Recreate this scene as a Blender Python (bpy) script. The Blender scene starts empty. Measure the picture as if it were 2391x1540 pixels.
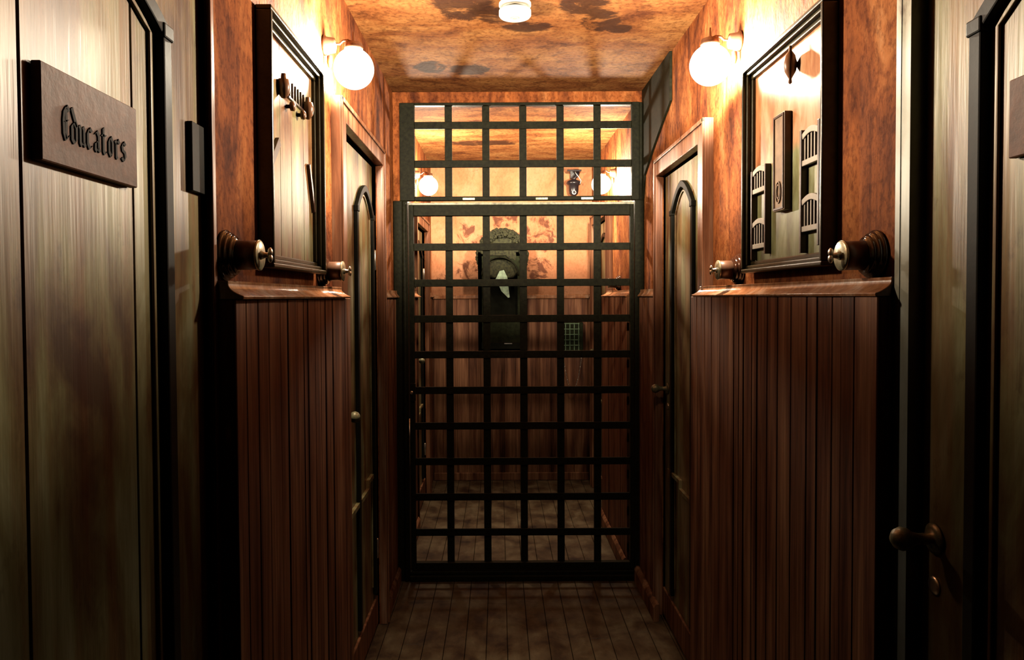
import bpy, bmesh, math, random
from mathutils import Vector, Matrix
random.seed(7)
sc = bpy.context.scene
col = sc.collection
PI = math.pi

# ------------------------------------------------------------------ camera
cd = bpy.data.cameras.new('camera')
cam = bpy.data.objects.new('camera', cd)
col.objects.link(cam)
sc.camera = cam
cd.sensor_width = 36.0
cd.lens = 36.0 * 1700.0 / 2391.0
cd.clip_start = 0.05
cam.location = (0.0, 0.0, 1.458)
cd.shift_x = 30.5 / 2391; cd.shift_y = -33.5 / 2391
yaw = 0.0; pitch = math.radians(-1.5); roll = math.radians(-0.28)
cam.rotation_euler = (Matrix.Rotation(yaw, 3, 'Z') @ Matrix.Rotation(PI / 2 + pitch, 3, 'X') @ Matrix.Rotation(roll, 3, 'Z')).to_euler()

# ------------------------------------------------------------------ world, exposure
w = bpy.data.worlds.new('world'); sc.world = w; w.use_nodes = True
w.node_tree.nodes['Background'].inputs[0].default_value = (0.0, 0.0, 0.0, 1)
w.node_tree.nodes['Background'].inputs[1].default_value = 0.0
sc.view_settings.view_transform = 'Standard'
sc.view_settings.look = 'None'
sc.view_settings.exposure = 0.0
sc.view_settings.gamma = 1.0
sc.view_settings.use_curve_mapping = False
sc.cycles.diffuse_bounces = 0
LAMP_W = 205.0
LAMP_COL = (1.0, 0.87, 0.66)
GLOW = 5.0
PROFILE = [(-1, .60), (-.95, .38), (-.86, .07), (-.66, .018), (-.57, .035), (-.47, .08), (-.38, .40), (-.27, 1.0), (.25, .9), (.55, .45), (.75, .55), (1, .9)]

# ------------------------------------------------------------------ materials
def newmat(name):
    m = bpy.data.materials.new(name); m.use_nodes = True
    nt = m.node_tree
    return m, nt, nt.nodes['Principled BSDF']

def N(nt, t, **kw):
    n = nt.nodes.new(t)
    for k, v in kw.items():
        if k in n.inputs.keys() if isinstance(k, str) else False:
            n.inputs[k].default_value = v
        else:
            setattr(n, k, v)
    return n

def ramp(nt, stops, inp=None):
    r = nt.nodes.new('ShaderNodeValToRGB')
    e = r.color_ramp.elements
    while len(e) < len(stops): e.new(0.5)
    for i, (p, c) in enumerate(stops):
        e[i].position = p; e[i].color = (c[0], c[1], c[2], 1)
    if inp is not None: nt.links.new(inp, r.inputs[0])
    return r

def noise(nt, scale, mscale=(1, 1, 1), detail=6, rough=.6, loc=(0, 0, 0), dist=0.0):
    tc = nt.nodes.new('ShaderNodeTexCoord')
    mp = nt.nodes.new('ShaderNodeMapping')
    mp.inputs['Scale'].default_value = mscale
    mp.inputs['Location'].default_value = loc
    nt.links.new(tc.outputs['Object'], mp.inputs[0])
    n = nt.nodes.new('ShaderNodeTexNoise')
    n.inputs['Scale'].default_value = scale
    n.inputs['Detail'].default_value = detail
    n.inputs['Roughness'].default_value = rough
    n.inputs['Distortion'].default_value = dist
    nt.links.new(mp.outputs[0], n.inputs['Vector'])
    return n

def mixc(nt, a, b, fac, mode='MIX'):
    m = nt.nodes.new('ShaderNodeMix'); m.data_type = 'RGBA'; m.blend_type = mode
    for s, v in ((0, fac), (6, a), (7, b)):
        if hasattr(v, 'is_output') or isinstance(v, bpy.types.NodeSocket): nt.links.new(v, m.inputs[s])
        elif s == 0: m.inputs[0].default_value = v
        else: m.inputs[s].default_value = (v[0], v[1], v[2], 1)
    return m.outputs[2]

def math_(nt, op, a, b=None, c=None):
    m = nt.nodes.new('ShaderNodeMath'); m.operation = op
    for i, v in enumerate((a, b, c)):
        if v is None: continue
        if isinstance(v, bpy.types.NodeSocket): nt.links.new(v, m.inputs[i])
        else: m.inputs[i].default_value = v
    return m.outputs[0]

def bump(nt, b, h, strength=.3, dist=.01):
    n = nt.nodes.new('ShaderNodeBump')
    n.inputs['Strength'].default_value = strength
    n.inputs['Distance'].default_value = dist
    nt.links.new(h, n.inputs['Height'])
    nt.links.new(n.outputs[0], b.inputs['Normal'])

def mat_plaster(name, streak=(2.6, 2.6, 1.0), blotches=None, stops=None, clean=False):
    m, nt, b = newmat(name)
    n1 = noise(nt, 2.6, streak, 8, .64, dist=.7)
    c1 = ramp(nt, stops or [(.30, (.05, .015, .008)), (.40, (.17, .042, .013)), (.52, (.40, .108, .027)), (.65, (.60, .20, .058)), (.80, (.76, .37, .17))], n1.outputs[0])
    n2 = noise(nt, 12, (1, 1, .5), 8, .7, dist=.5)
    d = ramp(nt, [(.34, (.30, .22, .19)), (.50, (1, 1, 1))], n2.outputs[0])
    c = mixc(nt, c1.outputs[0], d.outputs[0], .2 if clean else .7, 'MULTIPLY')
    n5 = noise(nt, 60, (1, 1, .8), 4, .7)
    d5 = ramp(nt, [(.36, (.45, .38, .34)), (.52, (1, 1, 1))], n5.outputs[0])
    c = mixc(nt, c, d5.outputs[0], .25 if clean else .8, 'MULTIPLY')
    if blotches:
        # dark painted smoke clouds, each an ellipse (x, y, rx, ry) broken up by noise; plane 'xy' or 'xz'
        plane, items, colr = blotches
        tc = nt.nodes.new('ShaderNodeTexCoord'); sp = nt.nodes.new('ShaderNodeSeparateXYZ')
        nt.links.new(tc.outputs['Object'], sp.inputs[0])
        nz = noise(nt, 9.0 if plane == 'xz' else 5.5, (1, 1, 1) if plane == 'xz' else (1, 1.6, 1), 8, .7, dist=1.0)
        tot = None
        for (px, py, rx, ry) in items:
            dx = math_(nt, 'DIVIDE', math_(nt, 'SUBTRACT', sp.outputs[0], px), rx)
            dy = math_(nt, 'DIVIDE', math_(nt, 'SUBTRACT', sp.outputs[1 if plane == 'xy' else 2], py), ry)
            r2 = math_(nt, 'ADD', math_(nt, 'MULTIPLY', dx, dx), math_(nt, 'MULTIPLY', dy, dy))
            v = math_(nt, 'MAXIMUM', math_(nt, 'SUBTRACT', 1.0, r2), 0.0)
            tot = v if tot is None else math_(nt, 'MAXIMUM', tot, v)
        k = math_(nt, 'MULTIPLY_ADD', math_(nt, 'MINIMUM', tot, .6), .30 if plane == 'xz' else .46, nz.outputs[0])
        fr = ramp(nt, [(.62, (0, 0, 0)), (.72, (1, 1, 1))], k)
        f2 = math_(nt, 'MULTIPLY', fr.outputs[0], .88)
        c = mixc(nt, c, colr, f2)
    nt.links.new(c, b.inputs['Base Color'])
    b.inputs['Roughness'].default_value = .8
    b.inputs['Specular IOR Level'].default_value = .15
    n3 = noise(nt, 45, (1, 1, .6), 5, .6)
    bump(nt, b, math_(nt, 'ADD', n3.outputs[0], n2.outputs[0]), .5, .006)
    return m

def mat_streak(name, stops, rough=.4, mscale=(8, 8, .7), bs=.4, nscale=3.0, fine=(60, 60, 1.2), spec=.5):
    m, nt, b = newmat(name)
    n1 = noise(nt, nscale, mscale, 7, .6, dist=.3)
    c1 = ramp(nt, stops, n1.outputs[0])
    n2 = noise(nt, 1.0, fine, 4, .6)
    d = ramp(nt, [(.35, (.55, .5, .45)), (.6, (1, 1, 1))], n2.outputs[0])
    nt.links.new(mixc(nt, c1.outputs[0], d.outputs[0], .8, 'MULTIPLY'), b.inputs['Base Color'])
    b.inputs['Roughness'].default_value = rough
    b.inputs['Specular IOR Level'].default_value = spec
    bump(nt, b, n2.outputs[0], bs, .004)
    return m

def mat_flat(name, c, rough=.4, metal=0.0, var=.25, scale=30, bs=.0, spec=.5):
    m, nt, b = newmat(name)
    b.inputs['Specular IOR Level'].default_value = spec
    n = noise(nt, scale, (1, 1, 1), 4, .6)
    r = ramp(nt, [(.3, [x * (1 - var) for x in c]), (.7, [min(1, x * (1 + var)) for x in c])], n.outputs[0])
    nt.links.new(r.outputs[0], b.inputs['Base Color'])
    b.inputs['Roughness'].default_value = rough
    b.inputs['Metallic'].default_value = metal
    if bs: bump(nt, b, n.outputs[0], bs, .003)
    return m

def mat_door(name, stops, rough=.34):
    m, nt, b = newmat(name)
    n1 = noise(nt, 3.0, (2.6, 2.6, .8), 7, .6, dist=.5)
    c1 = ramp(nt, stops, n1.outputs[0])
    n3 = noise(nt, 2.2, (9, 9, .45), 5, .55, loc=(3, 1, 2))
    hue = ramp(nt, [(.40, (.86, .52, .40)), (.56, (1, 1, 1))], n3.outputs[0])
    c = mixc(nt, c1.outputs[0], hue.outputs[0], .85, 'MULTIPLY')
    n2 = noise(nt, 1.0, (38, 38, 1.6), 4, .6)
    d = ramp(nt, [(.35, (.80, .76, .72)), (.6, (1, 1, 1))], n2.outputs[0])
    c = mixc(nt, c, d.outputs[0], .7, 'MULTIPLY')
    n4 = noise(nt, 16, (1, 1, .5), 6, .7)
    d4 = ramp(nt, [(.30, (.35, .30, .25)), (.42, (1, 1, 1))], n4.outputs[0])
    nt.links.new(mixc(nt, c, d4.outputs[0], .7, 'MULTIPLY'), b.inputs['Base Color'])
    b.inputs['Roughness'].default_value = rough
    b.inputs['Specular IOR Level'].default_value = .45
    bump(nt, b, n2.outputs[0], .45, .004)
    return m

M = {}
M['plaster'] = mat_plaster('rust_plaster')
M['ceiling'] = mat_plaster('smoky_ceiling_plaster', (1.3, 2.6, 1), ('xy', [(-.12, 2.62, .14, .16), (.02, 2.72, .12, .10), (.12, 2.83, .12, .07), (.30, 2.62, .10, .12), (.39, 2.78, .10, .14), (.47, 2.86, .07, .06),
    (-.30, 3.32, .09, .10), (-.13, 3.36, .13, .09), (-.1, 4.95, .30, .10)], (.035, .012, .006)), [(.30, (.16, .045, .014)), (.45, (.33, .11, .030)), (.6, (.46, .185, .055)), (.78, (.58, .28, .10))])
M['backplaster'] = mat_plaster('flaking_back_plaster', (1.2, 1, 1.0), ('xz', [(-.25, 1.92, .13, .12), (-.22, 1.66, .16, .12), (.34, 1.95, .16, .17), (.30, 1.68, .14, .13), (-.45, 1.6, .06, .06), (.05, 2.08, .13, .10)], (.12, .035, .02)), [(.30, (.54, .17, .07)), (.5, (.68, .26, .12)), (.75, (.76, .35, .20))], clean=True)
M['door'] = mat_door('olive_door_paint', [(.34, (.10, .050, .021)), (.44, (.22, .140, .056)), (.52, (.34, .275, .115)), (.64, (.54, .47, .25))], .38)
M['casing'] = mat_streak('rust_casing_paint', [(.32, (.12, .04, .02)), (.5, (.34, .12, .055)), (.72, (.52, .28, .17))], .35)
M['palecasing'] = mat_streak('pale_casing_paint', [(.30, (.16, .10, .06)), (.38, (.66, .60, .44)), (.60, (.90, .87, .74))], .3, (2.5, 2.5, 2.0), .2, fine=(8, 8, 1.2))
M['wainscot'] = mat_streak('red_brown_boarding', [(.32, (.060, .019, .009)), (.48, (.25, .090, .042)), (.66, (.52, .22, .105))], .5, (6, 6, .5), .5, spec=.2)
M['rail'] = mat_streak('dado_rail_varnish', [(.3, (.36, .10, .035)), (.5, (.62, .24, .10)), (.66, (.85, .48, .30))], .22, (3, 3, 6), .15)
M['floor'] = mat_streak('worn_floor_boards', [(.34, (.022, .011, .006)), (.48, (.085, .050, .024)), (.66, (.17, .115, .062))], .6, (2.2, 1.8, 1), .3, 3.0, (16, 5, 1), spec=.25)
M['black'] = mat_flat('black_gloss_paint', (.008, .0075, .005), .5, 0, .3, 40, .1, spec=.1)
M['iron'] = mat_flat('dark_green_iron', (.013, .0125, .0055), .6, 0, .5, 60, .35, spec=.12)
M['frame'] = mat_flat('dark_frame_wood', (.050, .038, .016), .3, 0, .35, 50, .15, .35)
M['boardgreen'] = mat_streak('shadow_box_planks', [(.34, (.22, .075, .028)), (.47, (.42, .21, .085)), (.58, (.46, .36, .15)), (.70, (.66, .56, .34))], .4, (3, 3, 1.4), spec=.25)
def mat_roomboard():
    # orange plaster above an olive dado whose top edge rises in a curve, as painted on the board
    m, nt, b = newmat('painted_room_board')
    n1 = noise(nt, 5, (3, 3, .9), 7, .62, dist=.4)
    o = ramp(nt, [(.36, (.36, .10, .03)), (.5, (.60, .24, .09)), (.66, (.78, .46, .26))], n1.outputs[0])
    g = ramp(nt, [(.36, (.16, .13, .05)), (.5, (.32, .30, .13)), (.66, (.54, .52, .32))], n1.outputs[0])
    tc = nt.nodes.new('ShaderNodeTexCoord'); sp = nt.nodes.new('ShaderNodeSeparateXYZ')
    nt.links.new(tc.outputs['Object'], sp.inputs[0])
    e = math_(nt, 'MULTIPLY_ADD', sp.outputs[1], .10, sp.outputs[2])
    e = math_(nt, 'MULTIPLY_ADD', n1.outputs[0], .10, e)
    f = nt.nodes.new('ShaderNodeMapRange')
    f.inputs['From Min'].default_value = 2.045; f.inputs['From Max'].default_value = 2.075
    nt.links.new(e, f.inputs[0])
    nt.links.new(mixc(nt, g.outputs[0], o.outputs[0], f.outputs[0]), b.inputs['Base Color'])
    b.inputs['Roughness'].default_value = .4
    return m
M['boardroom'] = mat_roomboard()
M['palewood'] = mat_flat('pale_slat_wood', (.60, .47, .36), .5, 0, .15)
M['darkwood'] = mat_flat('dark_miniature_wood', (.07, .028, .015), .4)
M['reliefwood'] = mat_flat('carved_panel_wood', (.40, .24, .14), .5, 0, .3, 25, .2)
M['acorn'] = mat_flat('brown_knob_wood', (.30, .12, .05), .35)
M['sign'] = mat_flat('brown_sign_wood', (.15, .062, .034), .6, 0, .3, 45, .25, .2)
M['ink'] = mat_flat('burnt_lettering', (.018, .012, .010), .7, spec=.1)
M['switchbase'] = mat_flat('dark_turned_wood', (.055, .018, .010), .12, 0, .2)
M['switchbody'] = mat_flat('brown_bakelite', (.22, .095, .05), .4, 0, .2)
M['brass'] = mat_flat('aged_brass', (.52, .45, .27), .3, .35, .25, 90, .2)
M['edge'] = mat_flat('rubbed_iron_edge', (.34, .32, .21), .4, 0, .6, 45)
M['knob'] = mat_flat('dull_bronze', (.20, .17, .09), .4, .2, .4, 90, .2, .3)
M['steel'] = mat_flat('worn_steel', (.55, .53, .47), .3, .9)
M['fitting'] = mat_flat('lamp_fitting_bronze', (.20, .09, .05), .35, .3)
M['white'] = mat_flat('white_plastic', (.82, .78, .72), .45, 0, .04)
M['beige'] = mat_flat('beige_plastic', (.62, .50, .38), .5, 0, .08)
M['camblack'] = mat_flat('black_plastic', (.018, .013, .015), .3)
M['cable'] = mat_flat('white_cable', (.7, .66, .6), .5, 0, .05)
M['moss'] = mat_flat('dark_moss', (.030, .029, .010), .9, 0, .8, 60, .8)
M['nichegreen'] = mat_flat('mossy_green_paint', (.020, .023, .010), .8, 0, .5, 30, .3, .1)
M['nicheblack'] = mat_flat('niche_interior', (.010, .010, .006), .8, spec=.05)
M['shard'] = mat_flat('pale_green_shard', (.50, .62, .42), .5, 0, .45, 28, .2)

def mat_globe():
    m = bpy.data.materials.new('frosted_globe'); m.use_nodes = True
    nt = m.node_tree; nt.nodes.clear()
    out = nt.nodes.new('ShaderNodeOutputMaterial')
    e = nt.nodes.new('ShaderNodeEmission'); e.inputs[0].default_value = (*LAMP_COL, 1); e.inputs[1].default_value = GLOW
    t = nt.nodes.new('ShaderNodeBsdfTransparent')
    mx = nt.nodes.new('ShaderNodeMixShader'); mx.inputs[0].default_value = .45
    nt.links.new(t.outputs[0], mx.inputs[1]); nt.links.new(e.outputs[0], mx.inputs[2]); nt.links.new(mx.outputs[0], out.inputs[0])
    return m
M['globe'] = mat_globe()

# ------------------------------------------------------------------ mesh helpers
class MB:
    def __init__(s): s.v = []; s.f = []; s.sm = []
    def add(s, vs, fs, smooth=False):
        o = len(s.v); s.v += [tuple(v) for v in vs]
        for f in fs: s.f.append([i + o for i in f]); s.sm.append(smooth)
        return s
    def box(s, x0, x1, y0, y1, z0, z1):
        if x0 > x1: x0, x1 = x1, x0
        vs = [(x, y, z) for x in (x0, x1) for y in (y0, y1) for z in (z0, z1)]
        return s.add(vs, [(0, 1, 3, 2), (4, 6, 7, 5), (0, 4, 5, 1), (2, 3, 7, 6), (0, 2, 6, 4), (1, 5, 7, 3)])
    def lathe(s, base, axis, prof, n=28, smooth=True):
        """prof: (distance along axis, radius)"""
        a = Vector(axis).normalized(); u = a.orthogonal().normalized(); v = a.cross(u); b = Vector(base)
        vs = []
        for (h, r) in prof:
            for i in range(n):
                t = 2 * PI * i / n
                vs.append(b + a * h + (u * math.cos(t) + v * math.sin(t)) * max(r, 1e-5))
        fs = []
        for j in range(len(prof) - 1):
            for i in range(n):
                k = (i + 1) % n
                fs.append((j * n + i, j * n + k, (j + 1) * n + k, (j + 1) * n + i))
        s.add(vs, fs, smooth)
        o = len(s.v) - len(vs)
        s.f.append([o + i for i in range(n)][::-1]); s.sm.append(False)
        s.f.append([o + (len(prof) - 1) * n + i for i in range(n)]); s.sm.append(False)
        return s
    def sphere(s, c, r, n=20, m=12, sc_=(1, 1, 1)):
        vs = []; fs = []
        for j in range(m + 1):
            p = PI * j / m
            for i in range(n):
                t = 2 * PI * i / n
                vs.append((c[0] + r * sc_[0] * math.sin(p) * math.cos(t), c[1] + r * sc_[1] * math.sin(p) * math.sin(t), c[2] + r * sc_[2] * math.cos(p)))
        for j in range(m):
            for i in range(n):
                k = (i + 1) % n
                fs.append((j * n + i, (j + 1) * n + i, (j + 1) * n + k, j * n + k))
        return s.add(vs, fs, True)
    def tube(s, pts, r, n=8):
        pts = [Vector(p) for p in pts]; rings = []
        for i, p in enumerate(pts):
            d = (pts[min(i + 1, len(pts) - 1)] - pts[max(i - 1, 0)]).normalized()
            u = d.cross(Vector((0.3, .2, 1))).normalized()
            if u.length < .1: u = d.orthogonal().normalized()
            v = d.cross(u)
            rings.append([p + (u * math.cos(2 * PI * k / n) + v * math.sin(2 * PI * k / n)) * r for k in range(n)])
        vs = [q for rg in rings for q in rg]; fs = []
        for j in range(len(rings) - 1):
            for k in range(n):
                l = (k + 1) % n
                fs.append((j * n + k, j * n + l, (j + 1) * n + l, (j + 1) * n + k))
        s.add(vs, fs, True)
        o = len(s.v) - len(vs)
        s.f.append([o + k for k in range(n)][::-1]); s.sm.append(False)
        s.f.append([o + (len(rings) - 1) * n + k for k in range(n)]); s.sm.append(False)
        return s
    def prism(s, poly, f0, f1):
        """poly: list of (a,b); f0/f1 map (a,b) to 3-D for the two ends"""
        n = len(poly)
        vs = [f0(*p) for p in poly] + [f1(*p) for p in poly]
        fs = [list(range(n))[::-1], list(range(n, 2 * n))] + [(i, (i + 1) % n, n + (i + 1) % n, n + i) for i in range(n)]
        return s.add(vs, fs)
    def build(s, name, mat, parent=None, bevel=0.0, seg=2):
        me = bpy.data.meshes.new(name); me.from_pydata(s.v, [], s.f); me.update()
        bm = bmesh.new(); bm.from_mesh(me); bmesh.ops.recalc_face_normals(bm, faces=bm.faces); bm.to_mesh(me); bm.free()
        me.polygons.foreach_set('use_smooth', s.sm)
        me.materials.append(mat)
        o = bpy.data.objects.new(name, me); col.objects.link(o)
        if parent is not None:
            o.parent = parent; o.matrix_parent_inverse = Matrix.Translation(parent.location).inverted()
        if bevel:
            b = o.modifiers.new('bevel', 'BEVEL'); b.width = bevel; b.segments = seg; b.limit_method = 'ANGLE'
        return o

def B(x0, x1, y0, y1, z0, z1): return MB().box(x0, x1, y0, y1, z0, z1)
def tag(o, label=None, cat=None, group=None, kind=None):
    if label: o['label'] = label
    if cat: o['category'] = cat
    if group: o['group'] = group
    if kind: o['kind'] = kind
    return o
def empty(name, loc, label, cat, group=None):
    o = bpy.data.objects.new(name, None); col.objects.link(o); o.location = loc; o.empty_display_size = .05
    return tag(o, label, cat, group)
def struct(o, label=None):
    o['kind'] = 'structure'
    if label: o['label'] = label
    return o

# ------------------------------------------------------------------ dimensions
PL, PR = -.535, .74           # plaster faces left / right
H = 2.495; YB = 5.78; Y0 = -3.2; TH = .14
GY = 3.72                     # gate plane

# ------------------------------------------------------------------ shell
struct(B(PL - .3, PR + .3, Y0 - .1, YB + .1, H, H + .1).build('ceiling', M['ceiling']))
fl = MB(); x = PL - .14
fl.box(PL - .3, PR + .3, Y0 - .1, YB + .1, -.08, -.012)
while x < PR + .14:
    y = Y0 - .05 - random.random() * 1.2
    while y < YB:
        L_ = 1.3 + random.random() * .8
        fl.box(x + .0012, x + .088 - .0012, max(y, Y0) + .001, min(y + L_, YB) - .001, -.014, 0)
        y += L_
    x += .088
struct(fl.build('floor', M['floor'], bevel=.0012, seg=1))
struct(B(PL - .3, PR + .3, YB, YB + .1, 0, H).build('wall_back', M['backplaster']))
struct(B(PL - .3, PR + .3, Y0 - .1, Y0, 0, H).build('wall_front_unseen', M['black']))  # unseen end wall, black and set far back to cut bounce light

def side_wall(name, xp, sgn, openings):
    """sgn -1 left, +1 right; openings (y0,y1,top)"""
    mb = MB(); y = Y0
    for (a, b, t) in openings:
        mb.box(xp, xp + sgn * TH, y, a, 0, H); mb.box(xp, xp + sgn * TH, a, b, t, H); y = b
    mb.box(xp, xp + sgn * TH, y, YB, 0, H)
    return struct(mb.build(name, M['plaster']))
side_wall('wall_left', PL, -1, [(.58, 1.350, 2.04), (2.43, 3.21, 2.035), (4.62, 5.30, 1.93)])
side_wall('wall_right', PR, 1, [(.50, 1.262, 2.04), (2.60, 3.29, 1.995), (4.80, 5.50, 1.99)])
# header above the gate
struct(B(PL, PR, GY, GY + .10, 2.44, H).build('trim_1', M['plaster']))

# ------------------------------------------------------------------ boarding, rails, baseboards
tn = [1]
def tname(): tn[0] += 1; return 'trim_%d' % tn[0]
def boarding(xf, xw, y0, y1, z1=1.455, gap=.004, wd=.085, z0=0.0):
    """tongue and groove boards: front xf, wall xw"""
    mb = MB(); s = 1 if xw > xf else -1
    mb.box(xf + s * .006, xw, y0 + .001, y1 - .001, z0, z1)
    y = y0; rb = random.Random(int(y0 * 100) + (1 if s > 0 else 2))
    while y < y1 - .004:
        e = min(y + rb.choice((.040, .055, .068, .085)), y1)
        if y1 - e < .02: e = y1
        g = rb.choice((.003, .005, .009)); d = rb.uniform(0, .0025)
        mb.box(xf + s * d, xf + s * .0065, y + g / 2 if y > y0 else y0, e - g / 2 if e < y1 else y1, z0, z1)
        y = e
    return struct(mb.build(tname(), M['wainscot'], bevel=.0015, seg=1))
def cove(xw, d0, d1, y0, y1, zb=1.455, zt=1.490):
    """dado rail: ledge d0 deep at its top, flaring to d1 at its foot, out of wall xw"""
    s = 1 if xw < 0 else -1
    prof = [(0, zb), (d1, zb), (d1 + .001, zb + .006)]
    for i in range(1, 8):
        t = i / 8
        prof.append((d1 + (d0 - d1) * (1 - (1 - t) ** 2), zb + .006 + (zt - .006 - zb - .006) * t))
    prof += [(d0, zt - .006), (d0, zt), (0, zt)]
    mb = MB().prism(prof, lambda a, b: (xw + s * a, y0, b), lambda a, b: (xw + s * a, y1, b))
    return struct(mb.build(tname(), M['rail'], bevel=.001, seg=1))
def base(xf, xw, y0, y1, h=.08):
    s = 1 if xw > xf else -1
    prof = [(0, 0), (0, h * .8), (.006, h * .92), (.012, h), (abs(xw - xf), h), (abs(xw - xf), 0)]
    mb = MB().prism(prof, lambda a, b: (xf + s * a, y0, b), lambda a, b: (xf + s * a, y1, b))
    return struct(mb.build(tname(), M['wainscot'], bevel=.001, seg=1))

boarding(-.490, PL, 1.36, 2.40);  cove(PL, .030, .058, 1.36, 2.34)
boarding(.680, PR, 1.31, 2.58);   cove(PR, .034, .062, 1.31, 2.56)
boarding(-.520, PL, 3.24, 3.695); cove(PL, .018, .030, 3.26, 3.695); base(-.505, -.5185, 3.26, 3.69)
boarding(.712, PR, 3.32, 3.695);  cove(PR, .022, .036, 3.32, 3.695); base(.685, .710, 3.22, 3.69)
boarding(-.515, PL, 3.80, 4.54);  cove(PL, .025, .05, 3.80, 4.54);   base(-.500, -.513, 3.80, 4.54)
boarding(.665, PR, 3.80, 4.72);   cove(PR, .045, .08, 3.80, 4.70);   base(.645, .663, 3.80, 4.72)
boarding(-.525, PL, 5.38, 5.74);  cove(PL, .02, .03, 5.38, 5.74)
boarding(.715, PR, 5.58, 5.74);   cove(PR, .02, .03, 5.58, 5.74)
# back wall boarding, rail and baseboard (run along X)
mb = MB(); x = -.52
mb.box(-.53, .73, YB - .010, YB, 0, 1.44)
while x < .71:
    e = min(x + .093, .71)
    mb.box(x + .002, e - .002, YB - .018, YB - .010, .0, 1.44)
    mb.box(e - .016, e - .010, YB - .021, YB - .018, .0, 1.438)
    x = e
struct(mb.build('trim_20', M['wainscot'], bevel=.0015, seg=1))
struct(B(-.525, .715, YB - .032, YB, 1.44, 1.475).build('trim_21', M['rail'], bevel=.006))
struct(B(-.52, .71, YB - .04, YB - .022, 0, .062).build('trim_22', M['wainscot'], bevel=.005))

# ------------------------------------------------------------------ doors
dn = [0]
def arch_pts(yc, hw, zs, rise, n=10):
    pts = []
    for i in range(n + 1):
        t = i / n; pts.append((yc - hw + hw * t, zs + rise * (1 - (1 - t) ** 1.7)))
    return pts + [(2 * yc - a, b) for (a, b) in pts[-2::-1]]
def ribbon(mb, pts, x0, x1, wd):
    """flat moulding following pts in the YZ plane, wd wide, from x0 to x1"""
    n = len(pts); L = []; R = []
    for i, (a, b) in enumerate(pts):
        p = pts[max(i - 1, 0)]; q = pts[min(i + 1, n - 1)]
        d = Vector((q[0] - p[0], q[1] - p[1])).normalized(); nn = Vector((-d.y, d.x))
        L.append((a + nn.x * wd / 2, b + nn.y * wd / 2)); R.append((a - nn.x * wd / 2, b - nn.y * wd / 2))
    vs = []
    for i in range(n):
        vs += [(x0, *L[i]), (x0, *R[i]), (x1, *R[i]), (x1, *L[i])]
    fs = [(0, 1, 2, 3), tuple(4 * (n - 1) + k for k in (3, 2, 1, 0))]
    for i in range(n - 1):
        a = 4 * i; b = a + 4
        for k in range(4):
            l = (k + 1) % 4; fs.append((a + k, a + l, b + l, b + k))
    mb.add(vs, fs)
def make_door(xp, y0, y1, top, knob_y, hinge_y, hz, rise, zs, hw=.21, yc=None, prot=.016, hinge_mat=None, hinge_h=.09, bead=True):
    """xp: face of the leaf; side from its sign"""
    dn[0] += 1
    s = 1 if xp < 0 else -1          # towards the corridor
    yc = (y0 + y1) / 2 if yc is None else yc
    mb = MB(); g = .0012; n = 3; wd = (y1 - y0) / n
    mb.box(xp - s * .006, xp - s * .04, y0 + .003, y1 - .003, .008, top - .006)
    for i in range(n):
        mb.box(xp, xp - s * .006, y0 + .003 + i * wd + (g / 2 if i else 0), y0 + (i + 1) * wd - (g / 2 if i < n - 1 else .003), .008, top - .006)
    d = struct(mb.build('door_%d' % dn[0], M['door'], bevel=.0012, seg=1))
    m = MB(); wdt = .028
    a = arch_pts(yc, hw, zs, rise)
    ribbon(m, a, xp + s * .0005, xp + s * prot, wdt)
    m.build('arch_moulding', M['black'], d, bevel=.003)
    for sy in (-1, 1):
        m = MB(); ye = yc + sy * hw
        m.box(xp + s * .0005, xp + s * prot, ye - wdt / 2, ye + wdt / 2, .16, zs + .004)
        # small corner block where the arch springs
        m.box(xp + s * .0005, xp + s * (prot + .003), ye - wdt / 2 - .003, ye + wdt / 2 + .003, zs - .012, zs + .012)
        m.build('side_moulding', M['black'], d, bevel=.003)
    if bead:
        m = MB(); a2 = arch_pts(yc, hw - .035, zs - .012, rise * .85)
        ribbon(m, [(a2[0][0], .2)] + a2 + [(a2[-1][0], .2)], xp + s * .0004, xp + s * .006, .008)
        m.build('inner_bead', M['door'], d, bevel=.0015)
    # stepped lower moulding: runs along the leaf at knee height with one step in it
    m = MB()
    ribbon(m, [(y0 + .10, .655), (yc + .02, .655), (yc + .02, .690), (y1 - .10, .690)], xp + s * .0004, xp + s * .014, .018)
    m.build('stepped_moulding', M['door'], d, bevel=.004)
    k = B(xp + s * .0004, xp + s * .012, y0 + .004, y1 - .004, .010, .135).build('kick_board', M['wainscot'], d, bevel=.004)
    # knob on rose, keyhole plate
    m = MB().lathe((xp, knob_y, 1.045), (s, 0, 0), [(0, .026), (.004, .026), (.007, .018), (.008, .010), (.030, .009), (.040, .012), (.048, .018), (.058, .020), (.068, .016), (.074, .008), (.075, .0)])
    m.build('door_knob', M['knob'], d)
    m = MB().lathe((xp, knob_y, .965), (s, 0, 0), [(0, .016), (.003, .015), (.004, .010), (.0041, .006)])
    m.build('keyhole_plate', M['steel'], d)
    if hinge_y is not None:
        for z in ((hz, .35) if hz else ()):
            m = MB()
            if hinge_mat is None:
                m.lathe((xp + s * .012, hinge_y, z - hinge_h / 2), (0, 0, 1), [(0, .004), (.004, .007), (hinge_h - .004, .007), (hinge_h, .004)], 12)
                m.box(xp, xp + s * .004, hinge_y - .018, hinge_y + .002, z - hinge_h / 2, z + hinge_h / 2)
                m.build('hinge', M['steel'], d)
            else:
                m.box(xp, xp + s * .010, hinge_y - .026, hinge_y + .026, z - hinge_h / 2, z + hinge_h / 2)
                m.build('hinge', hinge_mat, d, bevel=.001, seg=1)
    return d
make_door(-.547, .58, 1.350, 2.04, .66, 1.312, 1.708, .075, 1.885, hw=.222, yc=.962, hinge_mat=M['black'], hinge_h=.122)
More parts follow.
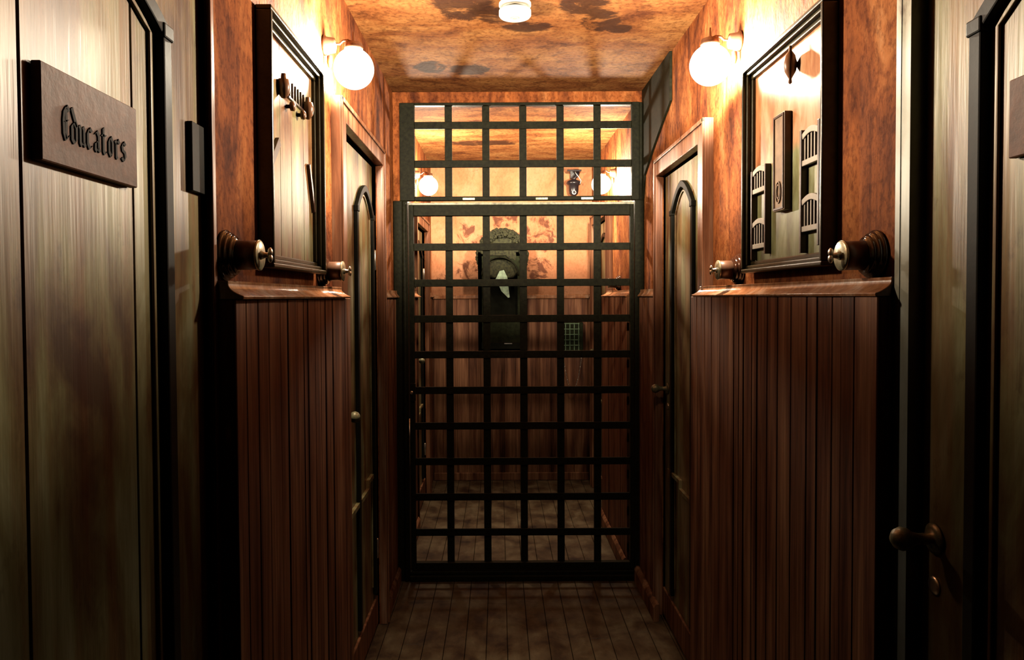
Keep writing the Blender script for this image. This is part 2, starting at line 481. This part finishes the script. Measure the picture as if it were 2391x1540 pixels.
make_door(.737, .50, 1.262, 2.04, 1.222, .52, 1.70, .10, 1.862, hw=.222, yc=.89)
make_door(-.555, 2.43, 3.21, 2.035, 2.50, 3.19, 1.62, .10, 1.80, hw=.175, yc=2.985)
make_door(.752, 2.60, 3.29, 1.995, 3.235, 2.635, 1.63, .10, 1.81, hw=.165, yc=2.96)
make_door(-.555, 4.62, 5.30, 1.93, 4.70, 5.28, 1.62, .09, 1.74, bead=False)
make_door(.752, 4.80, 5.50, 1.99, 5.44, 4.83, 1.62, .09, 1.80, bead=False)

# casings round the openings (structure)
def casing(xw, xf, y0, y1, top, wn, wf, wt, mat, near=True, far=True, bead=.006):
    """xw wall face, xf casing face; wn/wf widths of near and far uprights, wt head"""
    mb = MB(); s = 1 if xw < xf else -1
    xb = xw - s * .001
    if near:
        mb.box(xb, xf, y0 - wn, y0, 0, top + wt)
        mb.box(xf, xf + s * bead, y0 - wn, y0 - wn + .016, 0, top + wt)
    if far:
        mb.box(xb, xf, y1, y1 + wf, 0, top + wt)
        mb.box(xf, xf + s * bead, y1 + wf - .016, y1 + wf, 0, top + wt)
    a, b = (y0 - (0 if near else 0)), y1
    mb.box(xb, xf, a, b, top, top + wt)
    mb.box(xf, xf + s * bead, a - (wn if near else 0), b + (wf if far else 0), top + wt - .016, top + wt)
    # reveal lining back to the leaf
    xr = xw - s * .06
    if near: mb.box(xr, xb, y0 - .006, y0, 0, top + .006)
    if far: mb.box(xr, xb, y1, y1 + .006, 0, top + .006)
    mb.box(xr, xb, y0, y1, top, top + .006)
    return struct(mb.build(tname(), mat, bevel=.0025))
tn[0] = 22
casing(PL, -.531, .58, 1.350, 2.04, .05, .012, .08, M['casing'])
casing(PR, .710, .50, 1.262, 2.04, .05, .044, .08, M['palecasing'], bead=.0012)
casing(PL, -.503, 2.43, 3.21, 2.035, .085, .03, .07, M['casing'])
casing(PR, .708, 2.60, 3.29, 1.995, .085, .03, .075, M['casing'])
casing(PL, -.510, 4.62, 5.30, 1.93, .07, .07, .07, M['wainscot'])
casing(PR, .700, 4.80, 5.50, 1.99, .07, .07, .07, M['wainscot'])

# ------------------------------------------------------------------ gate
def k(px): return (px - 1165) * GY / 1700.0
VX = [-.2527, -.0624, .1258, .3151, .5032]; BW = .037
gf = empty('gate_frame', (.10, GY, 0), 'fixed dark green iron frame and barred transom filling the corridor around the gate', 'gate frame')
YA, YBk = GY - .012, GY + .012
B(-.499, -.424, YA - .006, YBk + .006, 1.945, 2.438).build('stile', M['iron'], gf, .003)
B(.676, .715, YA - .006, YBk + .006, 1.945, 2.438).build('stile', M['iron'], gf, .003)
B(-.424, .676, YA - .006, YBk + .006, 2.424, 2.438).build('rail', M['iron'], gf, .003)
B(-.424, .676, YA - .006, YBk + .006, 1.945, 1.966).build('rail', M['iron'], gf, .003)
for x in VX: B(x - BW / 2, x + BW / 2, GY, GY + .010, 1.966, 2.424).build('vertical_bar', M['iron'], gf, .002)
for z in (2.3255, 2.131): B(-.424, .676, GY - .010, GY, z - BW / 2, z + BW / 2).build('horizontal_bar', M['iron'], gf, .002)
mb = B(-.534, -.462, GY - .02, GY + .05, 0, 1.945)
mb.lathe((-.478, GY - .022, .002), (0, 0, 1), [(0, .011), (1.94, .011)], 14)
mb.build('jamb_post', M['iron'], gf, .004)
B(.692, .739, GY - .02, GY + .05, 0, 1.945).build('jamb_post', M['iron'], gf, .004)
mb = B(-.462, .692, GY - .030, GY + .04, 0, .030); mb.box(-.462, .692, GY - .018, GY + .04, .030, .050)
mb.build('sill', M['iron'], gf, .005)
B(-.534, -.499, GY - .01, GY + .03, 1.945, 2.438).build('side_packing', M['plaster'], gf, .002)
B(.715, .739, GY - .01, GY + .03, 1.945, 2.438).build('side_packing', M['iron'], gf, .002)
for x in (-.15, .22, .45):
    B(x - .03, x + .03, GY - .019, GY - .0185 + .004, 1.948, 1.958).build('packing_strip', M['brass'], gf)

g = empty('barred_gate', (.11, GY, .055), 'closed dark iron gate leaf of crossed flat bars across the corridor', 'gate')
z0, z1 = .058, 1.930; xl, xr = -.453, .684
B(xl, xl + .022, GY - .016, GY + .016, z0, z1).build('stile', M['iron'], g, .003)
B(xr - .016, xr, GY - .016, GY + .016, z0, z1).build('stile', M['iron'], g, .003)
B(xl + .022, xr - .016, GY - .016, GY + .016, z1 - .062, z1).build('top_rail', M['iron'], g, .003)
B(xl + .022, xr - .016, GY - .016, GY + .016, z0, z0 + .036).build('bottom_rail', M['iron'], g, .003)
m = MB().box(xl - .002, xr + .002, GY - .024, GY - .0165, z1 - .008, z1 + .004)
m.build('top_edge_strip', M['edge'], g, .002)
B(xl - .002, xl + .006, GY - .024, GY - .0165, z0, z1 - .008).build('edge_strip', M['iron'], g, .002)
B(xr - .006, xr + .002, GY - .024, GY - .0165, z0, z1 - .008).build('edge_strip', M['iron'], g, .002)
for x in VX: B(x - BW / 2, x + BW / 2, GY, GY + .010, z0 + .036, z1 - .062).build('vertical_bar', M['iron'], g, .002)
for i in range(9):
    z = 1.711 - .1828 * i
    B(xl + .022, xr - .016, GY - .010, GY, z - BW / 2, z + BW / 2).build('horizontal_bar', M['iron'], g, .002)
# latch with a small lever, vertical bolt rod on the left edge
m = MB().box(-.452, -.425, GY - .034, GY - .024, .93, 1.02); lt = m.build('latch', M['iron'], g, .003)
MB().lathe((-.445, GY - .034, .975), (0, -1, 0), [(0, .008), (.012, .007), (.018, .010), (.024, .006)], 14).build('latch_knob', M['steel'], lt)
MB().tube([(-.458, GY - .030, z) for z in (.60, .72, .84)], .0035).build('bolt_rod', M['steel'], g)

# added sloping sheet in place of shade on the right wall, ceiling to gate
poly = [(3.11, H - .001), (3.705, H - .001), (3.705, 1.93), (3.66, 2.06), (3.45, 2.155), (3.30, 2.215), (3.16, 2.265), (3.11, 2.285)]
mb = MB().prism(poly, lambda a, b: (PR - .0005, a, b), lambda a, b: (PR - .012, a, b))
tag(mb.build('shade_plate', M['iron'], None, .002), 'dark green sloping sheet standing in for a shadow on the plaster between ceiling and gate, above the arched door', 'shadow sheet')

# ------------------------------------------------------------------ wall lamps
def make_lamp_light(name):
    ld = bpy.data.lights.new(name, 'POINT'); ld.energy = LAMP_W; ld.color = LAMP_COL; ld.shadow_soft_size = .05
    ld.use_nodes = True; nt = ld.node_tree
    em = [n for n in nt.nodes if n.type == 'EMISSION'][0]
    tc = nt.nodes.new('ShaderNodeTexCoord'); sp = nt.nodes.new('ShaderNodeSeparateXYZ')
    nt.links.new(tc.outputs['Normal'], sp.inputs[0])
    # photometric profile over the sine of the elevation: strongest sideways, shaded by the cap above,
    # weak obliquely downwards, with a small lobe straight down
    u = math_(nt, 'MULTIPLY_ADD', sp.outputs[2], .5, .5)
    r = nt.nodes.new('ShaderNodeValToRGB'); e = r.color_ramp.elements
    prof = PROFILE
    while len(e) < len(prof): e.new(.5)
    for i, (p, v) in enumerate(prof): e[i].position = (p + 1) / 2; e[i].color = (v, v, v, 1)
    nt.links.new(u, r.inputs[0]); nt.links.new(r.outputs[0], em.inputs['Strength'])
    return ld
def wall_lamp(side, y, label):
    s = -1 if side == 'L' else 1
    xw = PL if s < 0 else PR
    gx = xw - s * .092; gz = 2.160
    t = empty('wall_lamp', (xw, y, 2.23), label, 'wall lamp', 'globe wall lamps')
    MB().lathe((xw, y, 2.232), (-s, 0, 0), [(0, .030), (.006, .031), (.010, .026), (.034, .022), (.038, .012), (.039, .0)]).build('wall_mount', M['fitting'], t)
    MB().lathe((xw - s * .018, y, 2.20), (0, 0, -1), [(0, .008), (.02, .009), (.034, .005), (.038, .0)], 14).build('pull_switch', M['fitting'], t)
    MB().tube([(xw - s * .03, y, 2.236), (xw - s * .05, y, 2.236), (xw - s * .06, y, 2.246), (xw - s * .075, y, 2.248), (gx, y, 2.240)], .0035).build('arm', M['fitting'], t)
    MB().lathe((gx, y, 2.218), (0, 0, 1), [(0, .028), (.004, .029), (.020, .026), (.024, .012), (.030, .004), (.055, .0025), (.056, .0)]).build('cap', M['fitting'], t)
    MB().sphere((gx, y, gz), .062, 32, 20).build('globe', M['globe'], t)
    ld = make_lamp_light('bulb')
    lo = bpy.data.objects.new('bulb', ld); col.objects.link(lo); lo.parent = t
    lo.matrix_parent_inverse = Matrix.Translation(t.location).inverted(); lo.location = (gx, y, gz)
wall_lamp('L', 2.26, 'glowing round globe wall lamp over the plank-backed shadow box, on the left wall')
wall_lamp('R', 2.24, 'glowing round globe wall lamp beside the shadow box with slatted chairs, on the right wall')
wall_lamp('L', 4.63, 'glowing globe wall lamp behind the gate on the left wall')
wall_lamp('R', 4.60, 'glowing globe wall lamp behind the gate on the right wall')

# ------------------------------------------------------------------ turned rotary switches
def rotary(side, y, z, label, sc_=1.0):
    s = 1 if side == 'L' else -1; xw = PL if side == 'L' else PR
    t = empty('rotary_switch', (xw, y, z), label, 'light switch', 'old rotary switches on the walls')
    a = (s, 0, 0)
    MB().lathe((xw, y, z), a, [(0, .049), (.005, .050), (.008, .047), (.009, .044), (.013, .045), (.016, .042), (.017, .038), (.021, .039), (.024, .036), (.026, .031), (.028, .031)], 40).build('base', M['switchbase'], t)
    MB().lathe((xw, y, z), a, [(.028, .0285), (.064, .0285), (.066, .027)], 40).build('body', M['switchbody'], t)
    MB().lathe((xw, y, z), a, [(.066, .030), (.069, .030), (.071, .027), (.0712, .010)], 40).build('face_plate', M['brass'], t)
    kb = MB().lathe((xw, y, z), a, [(.071, .009), (.078, .006), (.084, .005), (.086, .004)], 16)
    x = xw + s * .086
    kb.sphere((x + s * .003, y, z + .006), .006, 12, 8, (.8, 1, 1.5)); kb.sphere((x + s * .003, y, z - .006), .006, 12, 8, (.8, 1, 1.5))
    kb.build('turn_knob', M['steel'], t)
rotary('L', 1.425, 1.541, 'large dark rotary switch between the wooden sign and the plank-backed shadow box')
rotary('L', 2.185, 1.536, 'brightly lit rotary switch just beyond the plank-backed shadow box')
rotary('R', 1.430, 1.535, 'large dark rotary switch between the pale door casing and the slatted-chair shadow box')
rotary('R', 2.235, 1.536, 'brightly lit rotary switch just beyond the slatted-chair shadow box')
rotary('L', 4.10, 1.536, 'small rotary switch behind the gate on the left wall')
rotary('R', 4.46, 1.536, 'small rotary switch behind the gate on the right wall')

# ------------------------------------------------------------------ shadow boxes
def rect_ring(mb, y0, y1, z0, z1, wdt, xa, xb):
    mb.box(xa, xb, y0, y1, z0, z0 + wdt); mb.box(xa, xb, y0, y1, z1 - wdt, z1)
    mb.box(xa, xb, y0, y0 + wdt, z0 + wdt, z1 - wdt); mb.box(xa, xb, y1 - wdt, y1, z0 + wdt, z1 - wdt)
def shadow_box(side, y0, y1, z0, z1, label, boardmat):
    s = 1 if side == 'L' else -1; xw = PL if side == 'L' else PR
    t = empty('shadow_box', (xw, (y0 + y1) / 2, z0), label, 'picture frame', 'framed shadow boxes')
    f = MB()
    rect_ring(f, y0, y1, z0, z1, .011, xw, xw + s * .037)
    rect_ring(f, y0 + .011, y1 - .011, z0 + .011, z1 - .011, .010, xw, xw + s * .027)
    rect_ring(f, y0 + .021, y1 - .021, z0 + .021, z1 - .021, .012, xw, xw + s * .016)
    f.build('frame', M['frame'], t, .003)
    return t, s, xw
t, s, xw = shadow_box('L', 1.62, 2.11, 1.525, 2.105, 'tall dark-framed shadow box of vertical planks with hanging knobs and dark sticks', M['boardgreen'])
xb = xw + s * .007
mb = MB(); ys = [1.653, 1.705, 1.775, 1.87, 1.985, 2.077]
for a, b in zip(ys, ys[1:]): mb.box(xw, xb, a + .0012, b - .0012, 1.558, 2.072)
mb.build('plank_backing', M['boardgreen'], t, .001)
for (y, z) in ((1.768, 1.965), (1.990, 1.968)):
    MB().lathe((xb + .012, y, z + .032), (0, 0, -1), [(0, .006), (.012, .007), (.014, .013), (.030, .0165), (.046, .014), (.058, .006), (.060, 0)], 20).build('hanging_knob', M['acorn'], t)
for (y, z) in ((1.832, 1.935), (1.930, 1.938)):
    MB().lathe((xb, y, z), (s, 0, 0), [(0, .005), (.008, .005), (.010, .011), (.018, .012), (.022, .007), (.023, 0)], 16).build('peg', M['acorn'], t)
mb = MB().box(xb, xb + .006, 1.835, 1.99, 1.958, 1.963)
for i in range(6): mb.box(xb, xb + .005, 1.85 + i * .026, 1.854 + i * .026, 1.963, 2.005)
mb.build('slat_rack', M['darkwood'], t)
def stick(a, b, wdt):
    m = MB(); ribbon(m, [a, b], xb + .0002, xb + .009, wdt); m.build('stick', M['darkwood'], t, .001)
stick((1.745, 1.83), (1.660, 1.745), .022); stick((2.02, 1.825), (2.072, 1.700), .014)

t, s, xw = shadow_box('R', 1.592, 2.118, 1.522, 2.105, 'tall dark-framed shadow box with slatted chairs, a narrow carved panel and a hanging fig', M['boardroom'])
xb = xw + s * .007
B(xw, xb, 1.625, 2.085, 1.555, 2.072).build('backing', M['boardroom'], t)
cp = B(xb, xb + s * .018, 1.828, 1.900, 1.673, 1.918).build('carved_panel', M['reliefwood'], t, .001)
rm = MB(); xx = xb + s * .018
rect_ring(rm, 1.831, 1.897, 1.676, 1.915, .005, xx, xx + s * .003)
rm.build('border', M['darkwood'], cp)
rm = MB()
for R1, zc in ((.016, 1.72), (.010, 1.722)):
    pts = [(1.864 + R1 * math.cos(q * 2 * PI / 24), zc + R1 * 1.7 * math.sin(q * 2 * PI / 24)) for q in range(25)]
    ribbon(rm, pts, xx, xx + s * .003, .003)
rm.build('oval_carving', M['reliefwood'], cp)
def chair_relief(yn, yf, zt, zb, upz, loz):
    """slatted miniature chair backs between two dark posts; yn nearer the camera"""
    c = MB()
    c.box(xb, xb + s * .016, yn, yn + .009, zb, zt); c.box(xb, xb + s * .016, yf - .009, yf, zb - .012, zt - .004)
    pt = c.build('chair_posts', M['darkwood'], t, .001)
    for (za, zc) in (upz, loz):
        m = MB(); a0, a1 = yn + .009, yf - .009
        top = [(a0 + (a1 - a0) * i / 8, za - .014 + .010 * math.sin(PI * i / 8)) for i in range(9)]
        ribbon(m, top, xb + s * .004, xb + s * .014, .014)
        m.box(xb + s * .004, xb + s * .014, a0, a1, zc, zc + .013)
        for i in range(5):
            yy = a0 + (a1 - a0) * (i + .5) / 5
            m.box(xb + s * .005, xb + s * .011, yy - .0032, yy + .0032, zc + .012, za - .012)
        m.build('slatted_rest', M['palewood'], pt, .0008, 1)
        m = B(xb, xb + s * .002, a0, a1, zc + .01, za - .016); m.build('dark_gap', M['darkwood'], pt)
chair_relief(1.637, 1.742, 1.852, 1.570, (1.845, 1.762), (1.690, 1.607))
chair_relief(1.965, 2.078, 1.812, 1.570, (1.812, 1.742), (1.668, 1.588))
m = MB().lathe((xb - .016, 1.80, 2.068), (0, 0, -1), [(0, .003), (.012, .004), (.024, .012), (.044, .017), (.062, .014), (.076, .006), (.080, .004), (.090, .0045), (.094, 0)], 18)
m.build('hanging_fig', M['acorn'], t)

# ------------------------------------------------------------------ signs
GLY = {  # broad-pen strokes on a grid: x 0..1 (letter width), y 0..1 x-height, 1.55 cap
 'E': [[(.95, 1.38), (.62, 1.60), (.25, 1.35), (.12, .95), (.15, .35), (.45, .02), (.95, .25)], [(.18, .85), (.85, .95)], [(.55, 1.45), (.5, .1)]],
 'd': [[(.15, 1.60), (.45, 1.25), (.85, .85), (.85, .18), (.5, 0), (.15, .18), (.15, .8), (.5, .98), (.8, .78)]],
 'u': [[(.05, .92), (.2, .82), (.2, .15), (.42, 0), (.78, .2)], [(.65, .92), (.8, .82), (.8, .15), (.98, .02)]],
 'c': [[(.85, .85), (.5, 1.0), (.18, .75), (.18, .22), (.48, 0), (.85, .15)]],
 'a': [[(.2, .85), (.5, 1.0), (.8, .8), (.8, .12), (.98, .02)], [(.8, .55), (.25, .42), (.2, .12), (.45, 0), (.8, .2)]],
 't': [[(.4, 1.28), (.4, .15), (.62, 0), (.88, .12)], [(.08, .92), (.85, .92)]],
 'o': [[(.5, 1.0), (.18, .76), (.18, .22), (.5, 0), (.82, .24), (.82, .78), (.5, 1.0)]],
 'r': [[(.08, .9), (.28, .82), (.28, .1), (.45, 0)], [(.28, .72), (.6, 1.0), (.9, .82)]],
 's': [[(.85, .85), (.5, 1.0), (.2, .78), (.3, .55), (.75, .45), (.82, .2), (.5, 0), (.12, .15)]],
}
def lettering(text, xf, s, ya, yb, zb, xh, parent):
    n = len(text); adv = (yb - ya) / n; mb = MB()
    nib = Vector((.0036, .0026)) * .62
    for i, ch in enumerate(text):
        for st in GLY[ch]:
            P_ = [Vector((ya + adv * (i + .02 + .80 * a), zb + xh * b)) for a, b in st]
            for p, q in zip(P_, P_[1:]):
                quad = [p - nib, p + nib, q + nib, q - nib]
                mb.prism([(v.x, v.y) for v in quad], lambda a, b: (xf, a, b), lambda a, b: (xf + s * .0016, a, b))
    return mb.build('lettering', M['ink'], parent)
sg = B(-.547 + .0005, -.534, .857, 1.083, 1.621, 1.737).build('door_sign', M['sign'], None, .0015, 1)
tag(sg, 'brown wooden sign lettered Educators in blackletter, on the olive plank door', 'sign')
lettering('Educators', -.534, 1, .897, 1.052, 1.653, .027, sg)
sg = B(.737 - .0005, .7245, .80, 1.040, 1.650, 1.760).build('door_sign', M['sign'], None, .0015, 1)
tag(sg, 'brown sign cut off by the photo edge, on the door beyond the pale casing', 'sign')

# ------------------------------------------------------------------ smoke alarm
sa = empty('smoke_alarm', (.062, 2.60, H), 'white two-tier round smoke alarm on the stained ceiling', 'smoke alarm')
a = (0, 0, -1); c = (.062, 2.60, H)
MB().lathe(c, a, [(0, .054), (.003, .057), (.012, .057), (.015, .054)], 40).build('mounting_base', M['white'], sa)
MB().lathe(c, a, [(.015, .048), (.026, .048)], 40).build('sensor_gap', M['beige'], sa)
MB().lathe(c, a, [(.026, .054), (.029, .057), (.045, .057), (.050, .053), (.052, .046)], 40).build('cover', M['white'], sa)
m = MB().lathe(c, a, [(.052, .013), (.055, .012), (.056, .008)], 24); m.build('test_button', M['beige'], sa)

# ------------------------------------------------------------------ back wall: mossy niche cabinet
YW = YB - .021
n_ = empty('wall_niche', (.027, YB, 1.02), 'dark green arched cabinet with mossy rounded top on the back wall', 'wall cabinet')
x0, x1 = -.160, .214
mb = MB()
xc, R1, zs = .010, .135, 1.62
def hw(z):
    return R1 if z <= zs else math.sqrt(max(R1 * R1 - (z - zs) ** 2, 0))
# front plate with an arched opening, built from columns around it
n = 24; yf, yb2 = YW - .135, YW
mb.box(x0, x1, yb2 - .02, yb2 + .0, 1.02, 1.80)
mb.box(x0, x0 + .03, yf, yb2, 1.02, 1.80); mb.box(x1 - .03, x1, yf, yb2, 1.02, 1.80); mb.box(x0, x1, yf, yb2, 1.02, 1.30); mb.box(x0, x1, yf, yb2, 1.77, 1.80)
arc = [(xc + R1 * math.cos(PI * i / n), zs + R1 * math.sin(PI * i / n)) for i in range(n + 1)]
polyL = [(x0, 1.30), (x0, 1.80), (xc, 1.80)] + [p for p in arc if p[0] <= xc + 1e-6] + [(xc - R1, 1.30)]
polyR = [(x1, 1.30), (xc + R1, 1.30)] + [p for p in arc if p[0] >= xc - 1e-6] + [(xc, 1.80), (x1, 1.80)]
for pl in (polyL, polyR): mb.prism(pl, lambda a, b: (a, yf, b), lambda a, b: (a, yf + .03, b))
mb.build('cabinet_body', M['nichegreen'], n_)
m = MB(); pts = [(xc + (R1 + .006) * math.cos(PI * i / n), zs + (R1 + .006) * math.sin(PI * i / n)) for i in range(n + 1)]
m.tube([(a, yf - .004, b) for a, b in pts], .006); m.build('arch_rim', M['iron'], n_)
B(xc - R1, xc + R1, yb2 - .026, yb2 - .02, 1.30, zs + R1).build('dark_interior', M['nicheblack'], n_)
sh = [(-.035, 1.570), (.006, 1.655), (.040, 1.662), (.066, 1.61), (.078, 1.50), (.084, 1.452), (.072, 1.448), (.02, 1.50), (.0, 1.545)]
MB().prism(sh, lambda a, b: (a, yf + .006, b), lambda a, b: (a, yf + .016, b)).build('pale_shard', M['shard'], n_)
MB().box(xc - .145, xc + .165, yf - .05, yf, 1.055, 1.105).build('drawer', M['nicheblack'], n_, .006)
m = MB().box(.04, .10, yf - .056, yf - .05, 1.095, 1.101); m.build('drawer_pull', M['steel'], n_)
ms = MB(); rnd = random.Random(3)
ms.sphere((.027, YW - .075, 1.775), .185, 40, 24, (1, .40, 1.05))
ms.v = [(v[0], v[1], v[2]) for v in ms.v]
for i in range(1500):
    t_ = rnd.uniform(-.35, 1.35) * PI; rr = .190 * (1 + rnd.uniform(-.03, .06))
    y_ = YW - .075 + rnd.uniform(-.075, .06)
    f_ = math.sqrt(max(0, 1 - ((y_ - YW + .075) / .08) ** 2))
    f_ = .55 + .45 * f_
    c_ = (.027 + rr * f_ * math.cos(t_), y_, 1.775 + rr * f_ * 1.05 * math.sin(t_))
    if c_[2] < 1.61: continue
    if abs(c_[0] - xc) < R1 + .02 and c_[2] < zs + R1 + .03: continue
    ms.sphere(c_, rnd.uniform(.006, .013), 6, 4)
# keep the mound only above the cabinet shoulders
bm = bmesh.new(); me = bpy.data.meshes.new('moss_crown'); me.from_pydata(ms.v, [], ms.f); bm.from_mesh(me)
for v in bm.verts:
    if v.co.z < 1.60: v.co.z = 1.60 + (v.co.z - 1.60) * .05
    if v.co.y > YW - .004: v.co.y = YW - .004
    d = math.hypot(v.co.x - xc, v.co.z - zs)
    if d < R1 + .012 and v.co.y < yf + .03: v.co.y = yf + .03
bmesh.ops.recalc_face_normals(bm, faces=bm.faces); bm.to_mesh(me); bm.free()
me.materials.append(M['moss']); o = bpy.data.objects.new('moss_crown', me); col.objects.link(o); o.parent = n_; o.matrix_parent_inverse = Matrix.Translation(n_.location).inverted()

# lattice box with a hanging chain
lb = empty('lattice_box', (.565, YW, 1.03), 'small dark green wall box with a square lattice front, low on the back wall', 'wall box')
B(.478, .655, YW - .09, YW, 1.025, 1.255).build('box_body', M['nichegreen'], lb, .003)
m = MB()
for i in range(5):
    xx = .484 + i * .034; m.box(xx - .003, xx + .003, YW - .098, YW - .092, 1.03, 1.25)
for i in range(6):
    zz = 1.035 + i * .042; m.box(.480, .626, YW - .104, YW - .098, zz - .003, zz + .003)
m.build('lattice_front', mat_flat('verdigris_lattice', (.13, .20, .10), .4, .2, .5, 50), lb)
ch = MB(); n = 30
for i in range(n + 1):
    u = i / n; xx = .50 + .15 * u; zz = 1.02 - .30 * math.sin(PI * u) ** .8
    ch.sphere((xx, YW - .06, zz), .0052 if i % 2 else .0035, 8, 6)
ch.tube([(.50 + .15 * i / 40, YW - .06, 1.02 - .30 * math.sin(PI * i / 40) ** .8) for i in range(41)], .002, 6)
tag(ch.build('bead_chain', M['steel']), 'steel bead chain looped below the lattice-fronted wall box', 'chain')

# surveillance camera
cmx, cmy = .585, YB - .10
cc = empty('security_camera', (cmx, YB, 2.40), 'black security camera hanging from a bracket high on the back wall', 'security camera')
m = MB().box(cmx - .055, cmx + .055, YB - .16, YB - .04, 2.418, 2.430); m.box(cmx - .02, cmx + .02, YB - .04, YB, 2.38, 2.45)
m.build('bracket', M['camblack'], cc, .003)
MB().tube([(cmx + .035, cmy, 2.418), (cmx + .03, cmy, 2.40), (cmx + .008, cmy, 2.375), (cmx, cmy, 2.36)], .014).build('swivel_arm', M['camblack'], cc)
m = MB().lathe((cmx, cmy, 2.365), (0, 0, -1), [(0, .012), (.006, .030), (.016, .052), (.030, .058), (.040, .055), (.050, .040), (.090, .038), (.115, .033), (.130, .018), (.134, 0)], 28)
m.build('camera_head', M['camblack'], cc)
MB().lathe((cmx, cmy - .034, 2.258), (0, -1, .12), [(0, .016), (.004, .017), (.0045, .010)], 24).build('lens_ring', M['cable'], cc)
MB().lathe((cmx, cmy - .0375, 2.2585), (0, -1, .12), [(0, .011), (.003, .009), (.004, 0)], 20).build('lens', M['camblack'], cc)
MB().tube([(cmx + .01, cmy - .02, 2.418), (cmx + .018, cmy - .035, 2.40), (cmx + .035, cmy - .045, 2.375), (cmx + .055, cmy - .03, 2.35), (cmx + .045, cmy - .03, 2.325)], .0028).build('cable', M['cable'], cc)
